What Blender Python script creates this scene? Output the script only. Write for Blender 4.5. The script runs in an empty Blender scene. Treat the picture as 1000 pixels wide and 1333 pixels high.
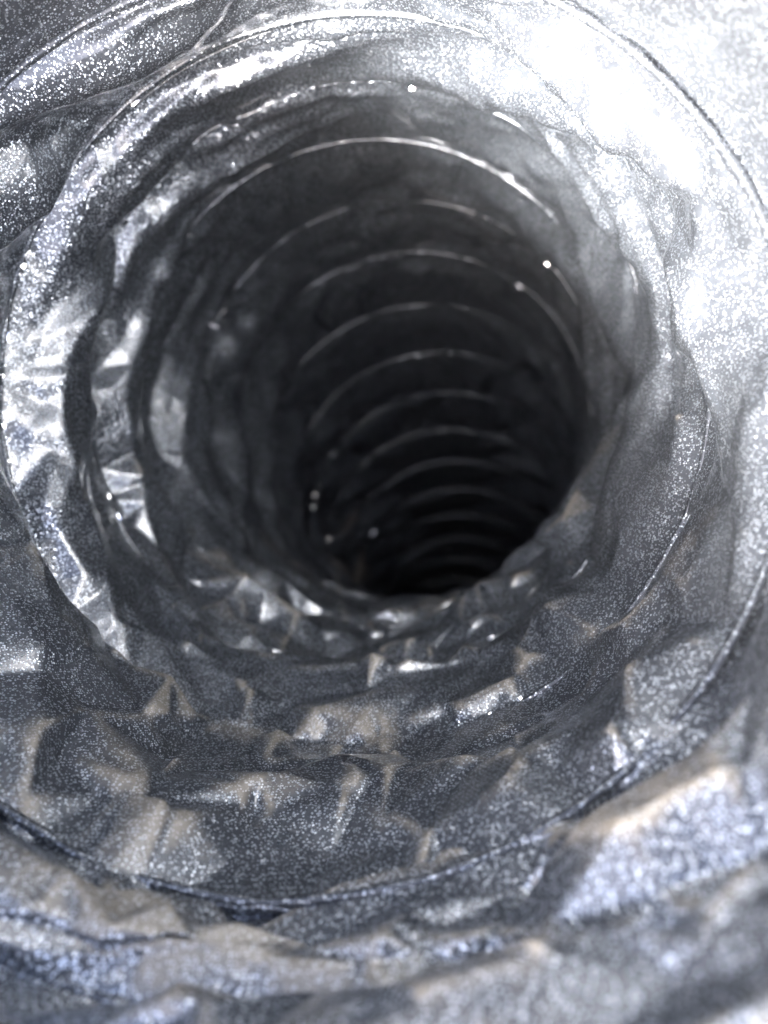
import bpy, bmesh, math, random
import numpy as np
from mathutils import Vector
from mathutils.geometry import delaunay_2d_cdt

random.seed(11)
rng = np.random.default_rng(11)
C = bpy.context.scene.collection
scene = bpy.context.scene

# ------------------------------------------------------------------ camera
PITCH = math.radians(78.0)
CAM_H = 0.92
RAD = 0.10                                    # duct radius in metres
Rv = np.array([1.0, 0.0, 0.0])
Uv = np.array([0.0, math.sin(PITCH), math.cos(PITCH)])
Fv = np.array([0.0, math.cos(PITCH), -math.sin(PITCH)])
ORG = np.array([0.0, 0.0, CAM_H])


def W(p):
    """duct space (right, up, forward, in duct radii, seen from the mouth) -> world metres"""
    p = np.asarray(p, float) * RAD
    return ORG + p[..., 0:1] * Rv + p[..., 1:2] * Uv + p[..., 2:3] * Fv


cam_d = bpy.data.cameras.new('camera')
cam = bpy.data.objects.new('camera', cam_d)
C.objects.link(cam)
cam.location = ORG
cam.rotation_euler = (math.pi / 2 - PITCH, 0, 0)
cam_d.sensor_width = 36
cam_d.lens = 26.0
cam_d.clip_start = 0.004
cam_d.clip_end = 400
cam_d.dof.use_dof = True
cam_d.dof.focus_distance = 0.175
cam_d.dof.aperture_fstop = 8.6
scene.camera = cam

# ------------------------------------------------------------------ light
SUN_D = 0.52 * Rv + 0.64 * Uv + 0.66 * Fv      # direction the sunlight travels
SUN_D = SUN_D / np.linalg.norm(SUN_D)
to_sun = -SUN_D
EL = math.asin(to_sun[2])
AZ = math.atan2(to_sun[0], to_sun[1])
sun_d = bpy.data.lights.new('sun', 'SUN')
sun_d.energy = 1.5
sun_d.angle = math.radians(22)
sun_d.color = (0.96, 0.985, 1.0)
sun = bpy.data.objects.new('sun', sun_d)
C.objects.link(sun)
sun.rotation_euler = Vector(SUN_D).to_track_quat('-Z', 'Y').to_euler()
sun.location = (0, 0, 5)
wd = bpy.data.worlds.new('World')
scene.world = wd
wd.use_nodes = True
wn = wd.node_tree
wn.nodes.clear()
sky = wn.nodes.new('ShaderNodeTexSky')
sky.sky_type = 'NISHITA'
sky.sun_disc = False
sky.sun_elevation = EL
sky.sun_rotation = AZ
sky.air_density = 0.38
sky.dust_density = 7.0
sky.ozone_density = 0.4
bg = wn.nodes.new('ShaderNodeBackground')
bg.inputs['Strength'].default_value = 0.085
wo = wn.nodes.new('ShaderNodeOutputWorld')
wn.links.new(sky.outputs[0], bg.inputs[0])
wn.links.new(bg.outputs[0], wo.inputs[0])
scene.view_settings.view_transform = 'Standard'
scene.view_settings.look = 'None'
scene.view_settings.gamma = 1.0
scene.view_settings.exposure = 4.55
scene.cycles.use_denoising = True
scene.cycles.sample_clamp_indirect = 4.0
scene.cycles.max_bounces = 10
scene.cycles.glossy_bounces = 8
scene.cycles.diffuse_bounces = 5

# ------------------------------------------------------------------ helpers


def new_mat(name):
    m = bpy.data.materials.new(name)
    m.use_nodes = True
    nt = m.node_tree
    nt.nodes.clear()
    out = nt.nodes.new('ShaderNodeOutputMaterial')
    b = nt.nodes.new('ShaderNodeBsdfPrincipled')
    nt.links.new(b.outputs[0], out.inputs[0])
    return m, nt, b


def node(nt, kind, **kw):
    n = nt.nodes.new(kind)
    for k, v in kw.items():
        if k.startswith('i_'):
            n.inputs[k[2:].replace('_', ' ')].default_value = v
        else:
            setattr(n, k, v)
    return n


def math_n(nt, op, a, b=None, c=None, clamp=False):
    n = nt.nodes.new('ShaderNodeMath')
    n.operation = op
    n.use_clamp = clamp
    for i, v in enumerate((a, b, c)):
        if v is None:
            continue
        if isinstance(v, (int, float)):
            n.inputs[i].default_value = v
        else:
            nt.links.new(v, n.inputs[i])
    return n.outputs[0]


def vmath(nt, op, a, b=None, s=None):
    n = nt.nodes.new('ShaderNodeVectorMath')
    n.operation = op
    for i, v in enumerate((a, b)):
        if v is None:
            continue
        if isinstance(v, tuple):
            n.inputs[i].default_value = v
        else:
            nt.links.new(v, n.inputs[i])
    if s is not None:
        if isinstance(s, (int, float)):
            n.inputs['Scale'].default_value = s
        else:
            nt.links.new(s, n.inputs['Scale'])
    return n.outputs[0]


def mesh_obj(name, verts, faces, mat, parent=None, smooth=True):
    me = bpy.data.meshes.new(name)
    verts = np.ascontiguousarray(verts, np.float32)
    faces = np.ascontiguousarray(faces, np.int32)
    nf, k = faces.shape
    me.vertices.add(len(verts))
    me.vertices.foreach_set('co', verts.ravel())
    me.loops.add(nf * k)
    me.loops.foreach_set('vertex_index', faces.ravel())
    me.polygons.add(nf)
    me.polygons.foreach_set('loop_start', np.arange(0, nf * k, k, dtype=np.int32))
    me.polygons.foreach_set('loop_total', np.full(nf, k, np.int32))
    me.polygons.foreach_set('use_smooth', np.full(nf, smooth, bool))
    me.update(calc_edges=True)
    me.materials.append(mat)
    o = bpy.data.objects.new(name, me)
    C.objects.link(o)
    if parent is not None:
        o.parent = parent
        o.matrix_parent_inverse = parent.matrix_basis.inverted()
    return o


# ------------------------------------------------------------------ materials
def film_material(name, coat, flakes=0.66, tone=1.0):
    m, nt, b = new_mat(name)
    L = nt.links.new
    geo = nt.nodes.new('ShaderNodeNewGeometry')
    tc = nt.nodes.new('ShaderNodeTexCoord')
    pos = tc.outputs['Object']
    dust = node(nt, 'ShaderNodeAttribute', attribute_name='dust').outputs['Fac']
    # embossed grain: every tiny cell of the foil faces its own way
    v1 = node(nt, 'ShaderNodeTexVoronoi', i_Scale=2000.0)
    L(pos, v1.inputs['Vector'])
    d1 = vmath(nt, 'SUBTRACT', v1.outputs['Color'], (0.5, 0.5, 0.5))
    sep = nt.nodes.new('ShaderNodeSeparateColor')
    L(v1.outputs['Color'], sep.inputs[0])
    size = math_n(nt, 'MULTIPLY_ADD', sep.outputs[1], flakes, -0.01)
    fl = math_n(nt, 'MULTIPLY_ADD', math_n(nt, 'SUBTRACT', size, v1.outputs['Distance']), 9.0, 0.0, clamp=True)
    dd = vmath(nt, 'SCALE', d1, s=math_n(nt, 'MULTIPLY_ADD', fl, 0.62, 0.12))
    # crinkle bump
    nz = node(nt, 'ShaderNodeTexNoise', i_Scale=120.0, i_Detail=5.0, i_Roughness=0.6)
    L(pos, nz.inputs['Vector'])
    bump = node(nt, 'ShaderNodeBump', i_Strength=0.22, i_Distance=0.0012)
    L(nz.outputs['Fac'], bump.inputs['Height'])
    ns = vmath(nt, 'ADD', bump.outputs['Normal'], dd)
    nn = vmath(nt, 'NORMALIZE', ns)
    L(nn, b.inputs['Normal'])
    L(bump.outputs['Normal'], b.inputs['Coat Normal'])
    # foil colour and dust film
    n2 = node(nt, 'ShaderNodeTexNoise', i_Scale=60.0, i_Detail=6.0, i_Roughness=0.65)
    L(pos, n2.inputs['Vector'])
    n3 = node(nt, 'ShaderNodeTexNoise', i_Scale=900.0, i_Detail=3.0, i_Roughness=0.7)
    L(pos, n3.inputs['Vector'])
    k = math_n(nt, 'MULTIPLY', dust, math_n(nt, 'MULTIPLY_ADD', n2.outputs['Fac'], 1.6, 0.1))
    k = math_n(nt, 'MULTIPLY', k, math_n(nt, 'MULTIPLY_ADD', n3.outputs['Fac'], 1.3, 0.4), clamp=True)
    k = math_n(nt, 'MULTIPLY_ADD', math_n(nt, 'MULTIPLY_ADD', k, 2.0, -0.42, clamp=True), 0.55, 0.0)

    def blend(f, p, q):
        mx = nt.nodes.new('ShaderNodeMix')
        mx.data_type = 'RGBA'
        L(f, mx.inputs[0])
        for i, c in ((6, p), (7, q)):
            if isinstance(c, tuple):
                mx.inputs[i].default_value = c
            else:
                L(c, mx.inputs[i])
        return mx.outputs[2]
    foil = blend(fl, tuple(tone * c for c in (0.068, 0.076, 0.088)) + (1,), tuple(tone * c for c in (0.72, 0.775, 0.84)) + (1,))
    L(blend(k, foil, (0.33, 0.285, 0.215, 1)), b.inputs['Base Color'])
    inv = math_n(nt, 'SUBTRACT', 1.0, k)
    L(math_n(nt, 'MULTIPLY', inv, math_n(nt, 'MULTIPLY_ADD', fl, 0.40, 0.48)), b.inputs['Metallic'])
    L(math_n(nt, 'MULTIPLY_ADD', k, 0.4, math_n(nt, 'MULTIPLY_ADD', fl, 0.08, 0.29)), b.inputs['Roughness'])
    L(math_n(nt, 'MULTIPLY', inv, coat), b.inputs['Coat Weight'])
    b.inputs['Coat Roughness'].default_value = 0.07
    b.inputs['Coat IOR'].default_value = 1.5
    return m


def ground_material():
    m, nt, b = new_mat('dry_ground')
    L = nt.links.new
    tc = nt.nodes.new('ShaderNodeTexCoord')
    nz = node(nt, 'ShaderNodeTexNoise', i_Scale=9.0, i_Detail=8.0, i_Roughness=0.65)
    L(tc.outputs['Object'], nz.inputs['Vector'])
    cr = nt.nodes.new('ShaderNodeValToRGB')
    cr.color_ramp.elements[0].color = (0.16, 0.14, 0.115, 1)
    cr.color_ramp.elements[1].color = (0.34, 0.32, 0.28, 1)
    L(nz.outputs['Fac'], cr.inputs['Fac'])
    L(cr.outputs['Color'], b.inputs['Base Color'])
    bump = node(nt, 'ShaderNodeBump', i_Strength=0.5, i_Distance=0.01)
    L(nz.outputs['Fac'], bump.inputs['Height'])
    L(bump.outputs['Normal'], b.inputs['Normal'])
    b.inputs['Roughness'].default_value = 0.9
    return m


FILM = film_material('metallised_film', 1.0)
WIRE = film_material('film_over_wire', 0.25, 0.6, 0.7)
GROUND = ground_material()

# ------------------------------------------------------------------ the hoops
# centre (right, up, forward) and lean of the hoop plane, in duct radii
HOOPS = [[-0.30, 0.20, 0.47, 0.28, 0.32],
         [-0.264, 0.238, 0.924, 0.191, 0.158], [-0.212, 0.28, 1.469, 0.121, -0.189],
         [-0.163, 0.342, 2.012, 0.186, 0.025], [-0.114, 0.416, 2.539, 0.146, 0.131],
         [-0.054, 0.48, 3.053, 0.073, 0.158], [0.022, 0.506, 3.561, 0.193, -0.001],
         [0.112, 0.476, 4.066, 0.187, -0.11], [0.21, 0.383, 4.568, 0.164, -0.257],
         [0.312, 0.235, 5.064, 0.218, -0.379], [0.412, 0.044, 5.553, 0.201, -0.439],
         [0.507, -0.174, 6.036, 0.165, -0.489], [0.596, -0.408, 6.513, 0.195, -0.515],
         [0.677, -0.654, 6.985, 0.18, -0.528], [0.745, -0.907, 7.456, 0.126, -0.546],
         [0.799, -1.168, 7.925, 0.116, -0.566], [0.84, -1.434, 8.392, 0.073, -0.578]]
HOOPS = [list(h) for h in HOOPS]
for k in range(8):                            # on down to the ground, beyond what the lens can follow
    c = HOOPS[-1]
    d = np.array([c[3], c[4], 1.0]); d /= np.linalg.norm(d)
    HOOPS.append([c[0] + .53 * d[0], c[1] + .53 * d[1], c[2] + .53 * d[2], c[3] * .6, c[4] * .9 - .13])
HOOPS = np.array(HOOPS)
NH = len(HOOPS)
NB = NH - 1


def hoop_frame(h):
    n = np.array([h[3], h[4], 1.0]); n /= np.linalg.norm(n)
    e1 = np.array([1.0, 0, 0]) - n[0] * n; e1 /= np.linalg.norm(e1)
    return h[:3], e1, np.cross(n, e1), n


FR = [hoop_frame(h) for h in HOOPS]


def hoop_pts(i, th, r=1.0, off=0.0):
    c, e1, e2, n = FR[i]
    r = np.asarray(r, float)
    off = np.asarray(off, float)
    return (c + (r * np.cos(th))[..., None] * e1 + (r * np.sin(th))[..., None] * e2 + off[..., None] * n)


# ------------------------------------------------------------------ the slack film, relaxed between the hoops
def smooth_noise(shape, cells, seed):
    """periodic in the last axis, value noise over (rows, angle)"""
    r = np.random.default_rng(seed)
    nr, nc = cells
    g = r.standard_normal((shape[0], nr + 3, nc))
    y = np.linspace(0, nr, shape[1]); x = np.arange(shape[2]) / shape[2] * nc
    iy = np.floor(y).astype(int); ix = np.floor(x).astype(int)
    fy = y - iy; fx = x - ix
    fy = fy * fy * (3 - 2 * fy); fx = fx * fx * (3 - 2 * fx)
    a = g[:, iy][:, :, ix % nc]; b = g[:, iy][:, :, (ix + 1) % nc]
    c = g[:, iy + 1][:, :, ix % nc]; d = g[:, iy + 1][:, :, (ix + 1) % nc]
    fx = fx[None, None, :]; fy = fy[None, :, None]
    return (a * (1 - fx) + b * fx) * (1 - fy) + (c * (1 - fx) + d * fx) * fy


def ang(a, b):
    return np.abs((a - b + np.pi) % (2 * np.pi) - np.pi)


def bell(th, centre, width):
    return np.exp(-(ang(th, math.radians(centre)) / math.radians(width)) ** 2)


def base_surface(nr, nc, dtype=np.float32):
    th = np.arange(nc) / nc * 2 * np.pi
    P = np.empty((NB, nr + 1, nc, 3), dtype)
    rings = np.stack([hoop_pts(i, th) for i in range(NH)])
    for k in range(nr + 1):
        t = k / nr
        P[:, k] = rings[:-1] * (1 - t) + rings[1:] * t
    return P, th


def radial_dirs(th, nr):
    D = np.empty((NB, nr + 1, len(th), 3), np.float32)
    dirs = np.stack([np.cos(th)[:, None] * f[1] + np.sin(th)[:, None] * f[2] for f in FR])
    for k in range(nr + 1):
        t = k / nr
        D[:, k] = dirs[:-1] * (1 - t) + dirs[1:] * t
    D /= np.linalg.norm(D, axis=-1, keepdims=True)
    return D


def slack_of(th):
    return 1.015 + 0.27 * bell(th, 268, 52) + 0.20 * bell(th, 178, 45) + 0.13 * bell(th, 0, 40)


PUFF = np.full(NB, 1.0)
PUFF[:12] = [0.10, 0.14, 0.7, 0.9, 0.6, 0.10, 0.03, 0.03, 0.08, 0.4, 0.6, 0.8]


def relax(P, nr, nc, iters, seed):
    B, th = base_surface(nr, nc)
    D = radial_dirs(th, nr)
    CEN = B - D
    puff = PUFF[:, None, None] + np.clip(0.9 - PUFF, 0, 1)[:, None, None] * bell(th, 176, 34)[None, None, :]
    sl = 1 + (slack_of(th)[None, None, :] - 1) * puff
    sl = sl + (0.10 * smooth_noise((NB, 1, nc), (1, 9), seed + 5) + 0.05 * smooth_noise((NB, 1, nc), (1, 22), seed + 6)) * np.clip((sl - 1) / 0.2, 0, 1)
    dax = np.linalg.norm(B[:, -1] - B[:, 0], axis=-1)[:, None, :]
    dax = 0.45 * dax + 0.55 * 0.54
    exc = 0.012 + 0.030 * bell(th, 265, 60) + 0.03 * bell(th, 175, 45) + 0.03 * bell(th, 0, 40)
    n1 = smooth_noise((NB, nr + 1, nc), (3, 14), seed)
    n2 = smooth_noise((NB, nr + 1, nc), (4, 30), seed + 1)
    Lv = (sl * dax / nr * (1 + 0.07 * n1[:, :-1] * (sl - 1) / 0.2)).astype(np.float32)
    env = np.sin(np.linspace(0, np.pi, nr + 1))[None, :, None]
    Lh = (2 * np.pi / nc * (1 + exc[None, None, :] * env * (1 + 0.6 * n2))).astype(np.float32)
    gam = (0.34 * bell(th, 170, 40) - 0.28 * bell(th, 15, 45) + 0.30 * n1[:, 0] * bell(th, 268, 70))[:, None, :]
    Lhc = Lh[:, :-1]
    La = np.sqrt(Lv ** 2 + (Lhc + gam * Lv) ** 2).astype(np.float32)
    Lb = np.sqrt(Lv ** 2 + (Lhc - gam * Lv) ** 2).astype(np.float32)
    push = 0.1 * bell(th, 90, 60) - 1.0 * bell(th, 268, 65) - 0.85 * bell(th, 178, 42) - 0.5 * bell(th, 2, 40)
    G = (D * ((push[None, None, :] * puff)[..., None] * 1.0e-5 * (28 / nr) ** 2)).astype(np.float32)
    vel = np.zeros_like(P)

    def pull(acc, d, L, s1, s2, w, roll=False):
        n = np.sqrt(np.einsum('...k,...k->...', d, d)) + 1e-9
        c = d * ((n - L) / n * (0.5 * w))[..., None]
        acc[s1] += c
        return c

    fix0 = P[:, 0].copy(); fix1 = P[:, -1].copy()
    for it in range(iters):
        acc = np.zeros_like(P)
        # axial
        d = P[:, 1:] - P[:, :-1]
        n = np.sqrt(np.einsum('...k,...k->...', d, d)) + 1e-9
        c = d * ((n - Lv) / n * 0.5)[..., None]
        acc[:, :-1] += c; acc[:, 1:] -= c
        # round
        Q = np.roll(P, -1, 2)
        d = Q - P
        n = np.sqrt(np.einsum('...k,...k->...', d, d)) + 1e-9
        c = d * ((n - Lh) / n * 0.5)[..., None]
        acc += c; acc -= np.roll(c, 1, 2)
        # diagonals
        d = Q[:, 1:] - P[:, :-1]
        n = np.sqrt(np.einsum('...k,...k->...', d, d)) + 1e-9
        c = d * ((n - La) / n * 0.4)[..., None]
        acc[:, :-1] += c; acc[:, 1:] -= np.roll(c, 1, 2)
        d = P[:, 1:] - Q[:, :-1]
        n = np.sqrt(np.einsum('...k,...k->...', d, d)) + 1e-9
        c = d * ((n - Lb) / n * 0.4)[..., None]
        acc[:, 1:] -= c; acc[:, :-1] += np.roll(c, 1, 2)
        # stiffness
        m = (P[:, 2:] + P[:, :-2]) * 0.5 - P[:, 1:-1]
        acc[:, 1:-1] += m * 0.05
        m = (Q + np.roll(P, 1, 2)) * 0.5 - P
        acc += m * 0.05
        step = acc * 0.42
        vel = vel * 0.86 + step + G
        P += np.clip(vel, -0.01, 0.01)
        P[:, 0] = fix0; P[:, -1] = fix1
        if it % 8 == 7:
            q = P - CEN
            rr = np.einsum('...k,...k->...', q, D)
            over = np.maximum(rr - 1.05, 0) + np.minimum(rr - 0.70, 0)
            P -= D * over[..., None]
            P[:, 0] = fix0; P[:, -1] = fix1
    return P


def upsample(P, fr, fc):
    """Catmull-Rom along both directions of the film"""
    nb, n, m, _ = P.shape
    y = np.linspace(0, n - 1, (n - 1) * fr + 1)
    i = np.minimum(np.floor(y).astype(int), n - 2); f = (y - i).astype(np.float32)[None, :, None, None]
    g = lambda k: P[:, np.clip(k, 0, n - 1)]
    a, b, c, d = g(i - 1), g(i), g(i + 1), g(i + 2)
    P = 0.5 * (2 * b + (c - a) * f + (2 * a - 5 * b + 4 * c - d) * f ** 2 + (3 * b - a - 3 * c + d) * f ** 3)
    x = np.arange(m * fc) / fc
    i = np.floor(x).astype(int); f = (x - i).astype(np.float32)[None, None, :, None]
    g = lambda k: P[:, :, k % m]
    a, b, c, d = g(i - 1), g(i), g(i + 1), g(i + 2)
    return (0.5 * (2 * b + (c - a) * f + (2 * a - 5 * b + 4 * c - d) * f ** 2
                   + (3 * b - a - 3 * c + d) * f ** 3)).astype(np.float32)


# start: sagging outward overhead, puffed inward below
nr, nc = 8, 96
P, th = base_surface(nr, nc)
D = radial_dirs(th, nr)
env = np.sin(np.linspace(0, np.pi, nr + 1))[None, :, None]
bias = 0.0 * bell(th, 90, 70) - 0.17 * bell(th, 268, 65) - 0.12 * bell(th, 178, 42) - 0.08 * bell(th, 0, 40)
r0 = env * (bias[None, None, :] * (PUFF[:, None, None] + np.clip(0.9 - PUFF, 0, 1)[:, None, None] * bell(th, 176, 34)[None, None, :]) + 0.075 * smooth_noise((NB, nr + 1, nc), (4, 15), 5) * (slack_of(th) - 1) / 0.15)
P = (P + D * r0[..., None]).astype(np.float32)
P = relax(P, nr, nc, 220, 21)
P = upsample(P, 2, 2)
B, th = base_surface(16, 192)
P[:, 0] = B[:, 0]; P[:, -1] = B[:, -1]
P += (radial_dirs(th, 16) * (0.006 * smooth_noise((NB, 17, 192), (8, 80), 7) *
      np.sin(np.linspace(0, np.pi, 17))[None, :, None])[..., None]).astype(np.float32)
P = relax(P, 16, 192, 160, 21)
P = upsample(P, 2, 2)
B, th = base_surface(32, 384)
P[:, 0] = B[:, 0]; P[:, -1] = B[:, -1]
NEAR = 11                                     # bays that show their small creases
P = relax(P, 32, 384, 110, 21)


# ------------------------------------------------------------------ fine creases, dust, mesh of the liner
def normals_of(S, wrap_rows=False):
    """S rows x cols x 3, periodic in cols"""
    dv = np.gradient(S, axis=0)
    du = (np.roll(S, -1, 1) - np.roll(S, 1, 1)) * 0.5
    n = np.cross(du, dv)
    return n / (np.linalg.norm(n, axis=-1, keepdims=True) + 1e-12)


def creases(rows, cols, h_len, rg, count, amp, weight):
    """short straight folds with a sharp crest pressed into one bay"""
    H = np.zeros((rows, cols), np.float32)
    v = np.linspace(0, h_len, rows)[:, None]
    u = (np.arange(cols) / cols * 2 * np.pi)[None, :]
    for _ in range(count):
        for _try in range(6):
            u0 = rg.uniform(0, 2 * np.pi)
            if rg.uniform() < weight(u0):
                break
        v0 = rg.uniform(0.05, 0.95) * h_len
        a = rg.normal(math.pi / 2, 0.75)
        ln = rg.uniform(0.10, 0.34); wdt = rg.uniform(0.03, 0.10)
        span = ln + wdt
        j0 = int((u0 - span) / (2 * np.pi) * cols); j1 = int((u0 + span) / (2 * np.pi) * cols) + 1
        jj = np.arange(j0, j1)
        du = jj[None, :] / cols * 2 * np.pi - u0
        dv = v - v0
        s = du * math.cos(a) + dv * math.sin(a)
        q = -du * math.sin(a) + dv * math.cos(a)
        tent = np.clip(1 - np.abs(q) / wdt, 0, 1) * np.clip(1 - np.abs(s) / ln, 0, 1)
        H[:, jj % cols] += (rg.choice([-1, 1], p=[.35, .65]) * amp * rg.uniform(.4, 1) * wdt / 0.05 * tent).astype(np.float32)
    return H


rowsets = []
for b in range(NB):
    near = b < NEAR
    fr, fc = (2, 3) if near else (1, 1)
    Q = upsample(P[b:b + 1], fr, fc)[0]
    rowsets.append((Q, near))
COLS = 384 * 3


def ring_resample(Q):
    k = COLS // Q.shape[1]
    return Q if k == 1 else upsample(Q[None], 1, k)[0]


def site_facets(Q, cell, rowsn, jit, blur, seed, squash, lean, snap=None):
    """re-fold one bay as flat facets between scattered crest and valley points"""
    rg = np.random.default_rng(seed)
    m, n = Q.shape[:2]
    Nrm = normals_of(Q)
    pts = []; sgn = []; par = int(rg.integers(2))
    nrow = rowsn
    for k in range(nrow):
        a = rg.uniform(0, cell)
        while a < 2 * np.pi:
            pts.append((a + rg.normal(0, cell * .22), (k + 0.5 + rg.normal(0, .30)) / nrow)); sgn.append(1 if (k + par) % 2 else -1)
            dens = 0.75 + 1.5 * float(bell(np.array(a), 92, 55)) - 0.15 * float(bell(np.array(a), 268, 40)) + 0.7 * float(bell(np.array(a), 178, 35)) + 0.7 * float(bell(np.array(a), 2, 35))
            a += cell * dens * rg.uniform(.6, 1.5)
    pts = [(u % (2 * np.pi), min(max(v, .12), .88)) for u, v in pts]
    for v in (0.0, 1.0):
        a = 0.0
        while a < 2 * np.pi - cell * .3:
            pts.append((a, v)); sgn.append(0)
            a += cell * rg.uniform(.35, .75)
    pts = np.array(pts)
    j = (pts[:, 0] / (2 * np.pi) * n).astype(int) % n
    i = np.clip((pts[:, 1] * (m - 1)).round().astype(int), 0, m - 1)
    if snap is not None:                      # scattered points nearby slide onto the crest or the bottom of a fold
        for k in range(len(pts)):
            if 0.01 < pts[k, 1] < 0.99:
                ri = np.arange(max(3, i[k] - 5), min(m - 4, i[k] + 5) + 1); rj = np.arange(j[k] - 9, j[k] + 10) % n
                w_ = np.abs(snap[np.ix_(ri, rj)])
                q_ = np.unravel_index(w_.argmax(), w_.shape)
                if w_[q_] > 0.010:
                    i[k] = ri[q_[0]]; j[k] = rj[q_[1]]
        pts[:, 0] = j / n * 2 * np.pi
        pts[:, 1] = i / (m - 1)
    amp = jit * (0.10 + 0.9 * bell(pts[:, 0], 268, 68) + 0.55 * bell(pts[:, 0], 178, 45) + 0.50 * bell(pts[:, 0], 5, 42))
    dz = (0.35 * np.array(sgn) + 0.95 * rg.standard_normal(len(pts))) * amp
    inner = (pts[:, 1] > 0.01) & (pts[:, 1] < 0.99)
    dz[~inner] *= 0.25
    X = Q[i, j] + Nrm[i, j] * dz[:, None]
    # triangulate in the unrolled, leaned film, padded past the wrap
    pad = 0.9
    P2 = []; src = []
    for sh in (-2 * np.pi, 0, 2 * np.pi):
        for k in range(len(pts)):
            u = pts[k, 0] + sh
            if -pad < u < 2 * np.pi + pad:
                P2.append((u, pts[k, 1] * .54)); src.append(k)
    P2 = np.array(P2); src = np.array(src)
    L = lean * bell(P2[:, 0], 178, 60) - lean * bell(P2[:, 0], 5, 60)
    co = [Vector((float(u + l * v) * squash, float(v))) for (u, v), l in zip(P2, L)]
    tris = delaunay_2d_cdt(co, [], [], 0, 1e-7)
    vo, fo, orig = tris[0], tris[2], tris[3]
    vid = np.array([o[0] if len(o) else 0 for o in orig])
    out = Q.copy()
    gu = P2[:, 0] / (2 * np.pi) * n; gv = P2[:, 1] / .54 * (m - 1)
    for t in fo:
        ids = vid[list(t)]
        x = gu[ids]; y = gv[ids]
        x0, x1 = int(math.floor(x.min())), int(math.ceil(x.max()))
        if x1 < 0 or x0 >= n:
            continue
        y0, y1 = int(max(0, math.floor(y.min()))), int(min(m - 1, math.ceil(y.max())))
        den = (y[1] - y[2]) * (x[0] - x[2]) + (x[2] - x[1]) * (y[0] - y[2])
        if abs(den) < 1e-9:
            continue
        xs = np.arange(x0, x1 + 1)[None, :]; ys = np.arange(y0, y1 + 1)[:, None]
        w0 = ((y[1] - y[2]) * (xs - x[2]) + (x[2] - x[1]) * (ys - y[2])) / den
        w1 = ((y[2] - y[0]) * (xs - x[2]) + (x[0] - x[2]) * (ys - y[2])) / den
        w2 = 1 - w0 - w1
        ok = (w0 > -1e-6) & (w1 > -1e-6) & (w2 > -1e-6) & (xs >= 0) & (xs < n)
        if not ok.any():
            continue
        yi, xi = np.nonzero(ok)
        A = X[src[ids]]
        out[yi + y0, xi + x0] = (w0[yi, xi, None] * A[0] + w1[yi, xi, None] * A[1] + w2[yi, xi, None] * A[2])
    for _ in range(blur):
        o2 = (np.roll(out, 1, 1) + np.roll(out, -1, 1) + 2 * out) / 4
        o2[1:-1] = (o2[2:] + o2[:-2] + 2 * o2[1:-1]) / 4
        o2[0] = out[0]; o2[-1] = out[-1]
        out = o2
    return out


rows = []
UU = np.arange(COLS) / COLS * 2 * np.pi
FB = np.clip(0.05 + 1.4 * bell(UU, 262, 82), 0, 1)[None, :, None]
FW = np.clip(0.25 + 0.95 * bell(UU, 268, 75) + 0.5 * bell(UU, 178, 50) + 0.5 * bell(UU, 5, 45), 0, 1)[None, :, None]
for b, (Q, near) in enumerate(rowsets):
    if near:
        m = Q.shape[0]
        am = [0.75, 0.75, 1.0][b] if b < 3 else min(1, 0.45 + 0.6 * PUFF[b])
        F = site_facets(Q, 0.23, 3, 0.042 * am, 1, 500 + b, 0.6, 0.5)
        F4 = F
        for _ in range(7):
            F4 = (np.roll(F4, 1, 1) + np.roll(F4, -1, 1) + 2 * F4) / 4
            F4[1:-1] = (F4[2:] + F4[:-2] + 2 * F4[1:-1]) / 4
        F = F * FB + F4 * (1 - FB)
        Q = Q * (1 - FW) + F * FW
        n = normals_of(Q)
        env = np.clip(np.sin(np.linspace(0, np.pi, m)) * 2.5, 0, 1)[:, None]
        H = creases(m, COLS, 0.54, np.random.default_rng(100 + b), 130, 0.011, lambda u: 1 - 0.95 * float(bell(np.array(u), 268, 70)))
        nz = smooth_noise((1, m, COLS), (9, 130), 300 + b)[0]
        # the film tents over the wire at either end of the bay
        vv = np.linspace(0, 0.54, m)
        tent = (0.006 if b < 4 else 0.010) * (np.exp(-vv / 0.02) + np.exp(-(0.54 - vv) / 0.02))
        if (n[m // 2] * (Q[m // 2] - Q[m // 2].mean(0))).sum(-1).mean() > 0:
            n = -n
        Q = Q + n * ((H + 0.0006 * nz) * env + tent[:, None])[..., None]
    else:
        Q = ring_resample(Q)
    Q = Q.copy()
    rows.append(Q[:-1] if b < NB - 1 else Q)
S = np.concatenate(rows, 0).astype(np.float64)

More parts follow.
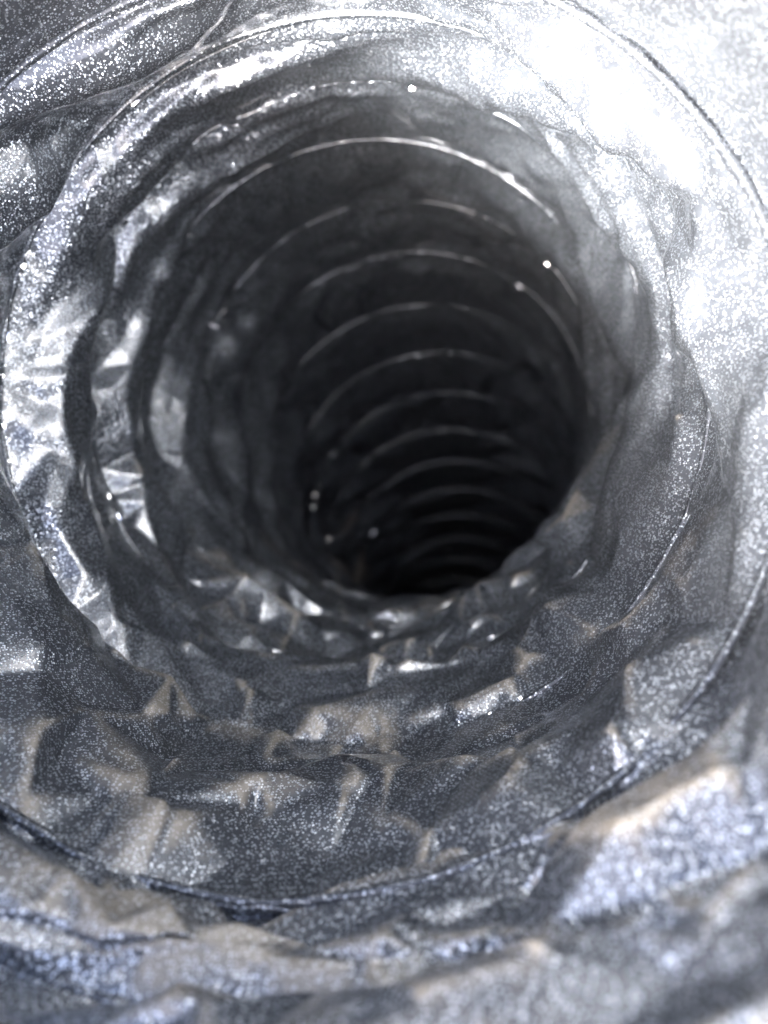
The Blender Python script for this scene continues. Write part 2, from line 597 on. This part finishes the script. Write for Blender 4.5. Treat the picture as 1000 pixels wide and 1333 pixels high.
# long folds that stand out on the film: each runs along a line over the surface, crest (+) or valley (-)
FOLDS = [(.040, .085, [(80, 900), (150, 985), (200, 1060), (255, 1115)]),
         (.042, .090, [(255, 1020), (330, 1035), (430, 1030), (520, 1010), (620, 1005), (700, 1000)]),
         (-.034, .075, [(430, 1030), (425, 1100), (400, 1180)]),
         (.036, .070, [(435, 1035), (480, 1075), (540, 1095), (610, 1132)]),
         (.026, .060, [(300, 1040), (365, 1070), (392, 1145)]),
         (.034, .075, [(140, 930), (240, 928), (330, 948), (430, 952), (540, 938), (640, 925)]),
         (.024, .060, [(170, 900), (200, 960), (255, 1020)]),
         (.024, .055, [(480, 950), (530, 985), (520, 1010)]),
         (-.024, .055, [(330, 950), (380, 1000), (430, 1030)]),
         (.030, .070, [(640, 930), (665, 965), (700, 1000), (640, 1060), (610, 1130)]),
         (.036, .080, [(0, 985), (60, 960), (110, 1010), (150, 1060), (230, 1120), (330, 1160)]),
         (.030, .065, [(0, 1040), (70, 1060), (150, 1110), (210, 1150)]),
         (-.028, .065, [(30, 1010), (100, 1060), (190, 1120), (280, 1165)]),
         (.045, .090, [(0, 1125), (120, 1165), (230, 1225), (330, 1260), (420, 1285), (530, 1250), (640, 1205)]),
         (.038, .080, [(640, 1205), (690, 1235), (740, 1270)]),
         (.050, .090, [(690, 1130), (800, 1085), (900, 1040), (1000, 1000)]),
         (-.030, .070, [(640, 1180), (760, 1130), (880, 1080), (1000, 1045)]),
         (.034, .075, [(120, 1185), (150, 1220), (205, 1275), (260, 1325)]),
         (.030, .075, [(540, 1325), (590, 1270), (620, 1215)]),
         (.034, .070, [(830, 815), (760, 835), (690, 862), (640, 925)]),
         (.026, .060, [(740, 760), (700, 800), (650, 870)]),
         (-.024, .055, [(830, 840), (740, 880), (660, 950)]),
         (.032, .060, [(820, 870), (840, 930), (790, 1000)]),
         (.026, .055, [(200, 850), (260, 830), (330, 850), (390, 870), (470, 860), (560, 870)]),
         (.024, .050, [(270, 840), (300, 880), (330, 915)]),
         (.030, .050, [(205, 860), (225, 900), (262, 920)]),
         (.022, .050, [(390, 820), (450, 850), (520, 830), (600, 850), (660, 830)]),
         (.030, .080, [(290, 290), (240, 330), (190, 410), (160, 500), (190, 620), (195, 700)]),
         (.034, .080, [(170, 330), (120, 400), (85, 470), (75, 560), (110, 640), (160, 720)]),
         (-.030, .060, [(225, 330), (175, 430), (130, 520), (150, 620), (210, 720)]),
         (.028, .070, [(330, 330), (285, 400), (250, 500), (240, 600), (290, 680)]),
         (-.028, .060, [(285, 340), (235, 440), (205, 540), (235, 640)]),
         (.030, .060, [(25, 660), (45, 720), (60, 765)]),
         (.030, .060, [(60, 780), (110, 830), (135, 890)]),
         (-.036, .050, [(560, 12), (650, 60), (750, 170), (810, 260), (850, 380), (865, 500)]),
         (.030, .060, [(600, 20), (690, 75), (790, 180), (850, 270), (885, 380), (890, 520), (870, 640)]),
         (-.030, .045, [(670, 145), (740, 230), (800, 330), (815, 430)]),
         (-.036, .050, [(715, 0), (800, 100), (880, 200), (915, 260)]),
         (.024, .055, [(150, 270), (230, 200), (330, 150), (420, 125)]),
         (-.022, .045, [(180, 250), (250, 190), (330, 160)]),
         (.018, .050, [(280, 245), (370, 190), (470, 150)])]
PX = 500 + 963 * S[..., 0] / np.maximum(S[..., 2], .05)
PY = 666.5 - 963 * S[..., 1] / np.maximum(S[..., 2], .05)
N0 = normals_of(S)
if ((N0[len(S) // 2] * (S[len(S) // 2] - S[len(S) // 2].mean(0))).sum(-1)).mean() > 0:
    N0 = -N0
lim = int(len(S) * 0.62)
rgf = np.random.default_rng(5)
FH = np.zeros(S.shape[:2])
for amp, wid, line in FOLDS:
    low_f = line[len(line) // 2][1] > 780
    amp *= 0.95 if low_f else 1.0
    wid *= 1.25 if low_f else 1.0
    pts = np.array(line, float)
    dense = []
    for p, q in zip(pts[:-1], pts[1:]):
        k = max(2, int(np.hypot(*(q - p)) / 9))
        for t in np.arange(k) / k:
            dense.append(p + (q - p) * t + rgf.normal(0, 0.6, 2))
    x0, y0 = pts.min(0) - 40; x1, y1 = pts.max(0) + 40
    near_m = (PX[:lim] > x0) & (PX[:lim] < x1) & (PY[:lim] > y0) & (PY[:lim] < y1) & (S[:lim, :, 2] > .3)
    ii, jj = np.nonzero(near_m)
    cx = PX[ii, jj]; cy = PY[ii, jj]; cz = S[ii, jj, 2]
    hit = []
    for p in dense:
        d2 = (cx - p[0]) ** 2 + (cy - p[1]) ** 2
        c = np.nonzero(d2 < 100)[0]
        if len(c):
            hit.append(S[ii[c], jj[c]][cz[c].argmin()])
    if len(hit) < 3:
        continue
    hit = np.array(hit)
    for _ in range(8):
        hit[1:-1] = (hit[2:] + hit[:-2] + 2 * hit[1:-1]) / 4
    lo = hit.min(0) - wid; hi = hit.max(0) + wid
    sel = np.nonzero(((S[:lim] > lo) & (S[:lim] < hi)).all(-1))
    V_ = S[sel]
    best = np.full(len(V_), 9.0); par_ = np.zeros(len(V_))
    for k in range(len(hit) - 1):
        a_ = hit[k]; ab = hit[k + 1] - a_
        t = np.clip(((V_ - a_) @ ab) / (ab @ ab + 1e-12), 0, 1)
        d = np.linalg.norm(V_ - a_ - t[:, None] * ab, axis=1)
        m_ = d < best
        best[m_] = d[m_]; par_[m_] = (k + t[m_]) / (len(hit) - 1)
    prof = np.clip(1 - best / wid, 0, 1)
    FH[sel] += amp * prof * np.clip(np.sin(par_ * np.pi) * 2.2 + .15, 0, 1)
RD = np.concatenate([np.repeat(radial_dirs(UU, 1)[b, :1], len(rows[b]), 0) for b in range(NB)], 0)
N0 = N0 * 0.35 - RD * 0.65
S = S + N0 * FH[..., None]
row0 = np.cumsum([0] + [len(r_) for r_ in rows])
out_rows = []
for b in range(NEAR):
    r0, r1 = row0[b], row0[b + 1]
    Q = S[r0:r1 + 1]
    am = [0.7, 0.65, 1.0][b] if b < 3 else min(1, 0.45 + 0.6 * PUFF[b])
    F = site_facets(Q, 0.095, 6, 0.0145 * am, 1, 1700 + b, 0.75, 0.3, FH[r0:r1 + 1])
    F = F * 0.8 + (np.roll(F, 1, 1) + np.roll(F, -1, 1)) * 0.1
    out_rows.append((r0, r1, Q * (1 - FB) + F * FB))
for r0, r1, Q in out_rows:
    S[r0:r1] = Q[:-1]

# the film is lifted a little where it runs over each wire
Nn = normals_of(S)
if ((Nn[len(S) // 2] * (S[len(S) // 2] - S[len(S) // 2].mean(0))).sum(-1)).mean() > 0:
    Nn = -Nn                                   # Nn points into the duct
Wd = W(S)
nw = Nn[..., 0:1] * Rv + Nn[..., 1:2] * Uv + Nn[..., 2:3] * Fv
# dust: lies on crests and on film that faces up
lap = (np.roll(S, 1, 1) + np.roll(S, -1, 1)) * 0.5 - S
for _ in range(3):
    lap = (lap + np.roll(lap, 1, 1) + np.roll(lap, -1, 1) + np.roll(lap, 1, 0) + np.roll(lap, -1, 0)) / 5
lv = np.zeros_like(S); lv[1:-1] = (S[2:] + S[:-2]) * 0.5 - S[1:-1]
for _ in range(3):
    lv = (lv + np.roll(lv, 1, 1) + np.roll(lv, -1, 1) + np.roll(lv, 1, 0) + np.roll(lv, -1, 0)) / 5
curv = -((lap * 8 + lv * 2) * Nn).sum(-1)
curv = curv / (np.std(curv) + 1e-12)
up = np.clip((Nn[..., 1] - 0.1) / 0.6, 0, 1)      # settled while the duct lay flat
up = up * up * (3 - 2 * up)
big = np.concatenate([smooth_noise((1, len(r_), COLS), (2, 16), 1200 + k)[0] for k, r_ in enumerate(rows)], 0)
crest = np.clip(0.12 + 0.30 * curv + 16 * np.clip(FH - .008, 0, .05) + 0.22 * big, 0, 1)
dust = np.clip(up * crest, 0, 1)
for _ in range(2):
    dust = (dust * 2 + np.roll(dust, 1, 1) + np.roll(dust, -1, 1) + np.roll(dust, 1, 0) + np.roll(dust, -1, 0)) / 6

root = bpy.data.objects.new('flexible_duct', None)
C.objects.link(root)
root.location = W(FR[0][0])
root['label'] = 'silver foil flexible air duct seen from its mouth, crumpled and dusty along the bottom'
root['category'] = 'duct'
bpy.context.view_layer.update()

nR, nC = S.shape[:2]
idx = np.arange(nR * nC).reshape(nR, nC)
a = idx[:-1]; bq = idx[1:]
faces = np.stack([a, np.roll(a, -1, 1), np.roll(bq, -1, 1), bq], -1).reshape(-1, 4)
liner = mesh_obj('foil_liner', Wd.reshape(-1, 3), faces, FILM, root)
at = liner.data.attributes.new('dust', 'FLOAT', 'POINT')
at.data.foreach_set('value', dust.astype(np.float32).ravel())

# ------------------------------------------------------------------ wires and the seams beside them


def tube(i, r_c, off, rad, n=420, k=8, bumps=0, wob=0.0, seed=0):
    rg = np.random.default_rng(seed)
    th = np.arange(n) / n * 2 * np.pi
    w1 = smooth_noise((1, 1, n), (1, 40), seed + 9)[0, 0] * wob
    w2 = smooth_noise((1, 1, n), (1, 40), seed + 10)[0, 0] * wob
    c = hoop_pts(i, th, r_c + w1, off + w2)
    rr = np.full(n, rad) * (1 + 0.12 * smooth_noise((1, 1, n), (1, 140), seed + 3)[0, 0])
    for _ in range(bumps):
        t0 = rg.uniform(0, 2 * np.pi)
        rr += rad * rg.uniform(.15, .45) * np.exp(-(ang(th, t0) / rg.uniform(.008, .02)) ** 2)
    _, e1, e2, nv = FR[i]
    d = np.cos(th)[:, None] * e1 + np.sin(th)[:, None] * e2
    ph = np.arange(k) / k * 2 * np.pi
    V = c[:, None] + rr[:, None, None] * (np.cos(ph)[None, :, None] * d[:, None] + np.sin(ph)[None, :, None] * nv)
    idx = np.arange(n * k).reshape(n, k)
    a = idx; b = np.roll(idx, -1, 0)
    f = np.stack([a, np.roll(a, -1, 1), np.roll(b, -1, 1), b], -1).reshape(-1, 4)
    return W(V).reshape(-1, 3), f


for i in range(NH):
    v, f = tube(i, 0.974 if i == 2 else 0.994, 0.0, 0.0095, bumps=12, wob=0.002, seed=50 + i)
    w = mesh_obj('wire_hoop', v, f, WIRE, root)
    v, f = tube(i, 0.998, 0.030, 0.0045, k=6, bumps=0, wob=0.0025, seed=150 + i)
    mesh_obj('seam', v, f, WIRE, root)

# ------------------------------------------------------------------ small mirror tabs added along the wires to make glints
m, nt, bs = new_mat('glint_foil')
bs.inputs['Base Color'].default_value = (0.86, 0.87, 0.89, 1)
bs.inputs['Metallic'].default_value = 1.0
bs.inputs['Roughness'].default_value = 0.14
GLINT = m
V = []; Fc = []
rg = np.random.default_rng(77)
for i in range(3, 17):
    cnt = 26 if i < 7 else 22
    for _ in range(cnt):
        if rg.uniform() < .55:
            a = rg.normal(math.radians(165), math.radians(22))
        else:
            a = rg.uniform(0, 2 * math.pi)
        p = hoop_pts(i, np.array([a]), 0.983)[0]
        inward = FR[i][0] - p; inward /= np.linalg.norm(inward)
        nrm = -p / np.linalg.norm(p) + 0.5 * inward + rg.normal(0, .30 if i < 9 else .16, 3)  # turned toward the camera and the duct axis so the tab glints
        nrm /= np.linalg.norm(nrm)
        t = np.cross(nrm, inward); t /= np.linalg.norm(t) + 1e-9
        s_ = np.cross(nrm, t)
        L_ = rg.uniform(.006, .014) * (1 if i < 7 else 1.3 if i < 10 else 2.0); w_ = L_ * rg.uniform(.35, .7)
        k = len(V)
        for q in (-1, 0, 1):
            V += [p + t * L_ * q - s_ * w_ * rg.uniform(.6, 1) + nrm * (0 if q else .002),
                  p + t * L_ * q + s_ * w_ * rg.uniform(.6, 1) + nrm * (0 if q else .002)]
        Fc += [(k, k + 1, k + 3, k + 2), (k + 2, k + 3, k + 5, k + 4)]
tabs = mesh_obj('glint_tabs', W(np.array(V)), np.array(Fc), GLINT, root)
tabs['kind'] = 'stuff'

# ------------------------------------------------------------------ ground under the duct
low = Wd[-1, :, 2].max()
bm = bmesh.new()
bmesh.ops.create_grid(bm, x_segments=60, y_segments=60, size=60)
me = bpy.data.meshes.new('ground')
bm.to_mesh(me); bm.free()
me.materials.append(GROUND)
g = bpy.data.objects.new('ground', me)
C.objects.link(g)
g.location = (0, 0, low + 0.003)
g['kind'] = 'structure'
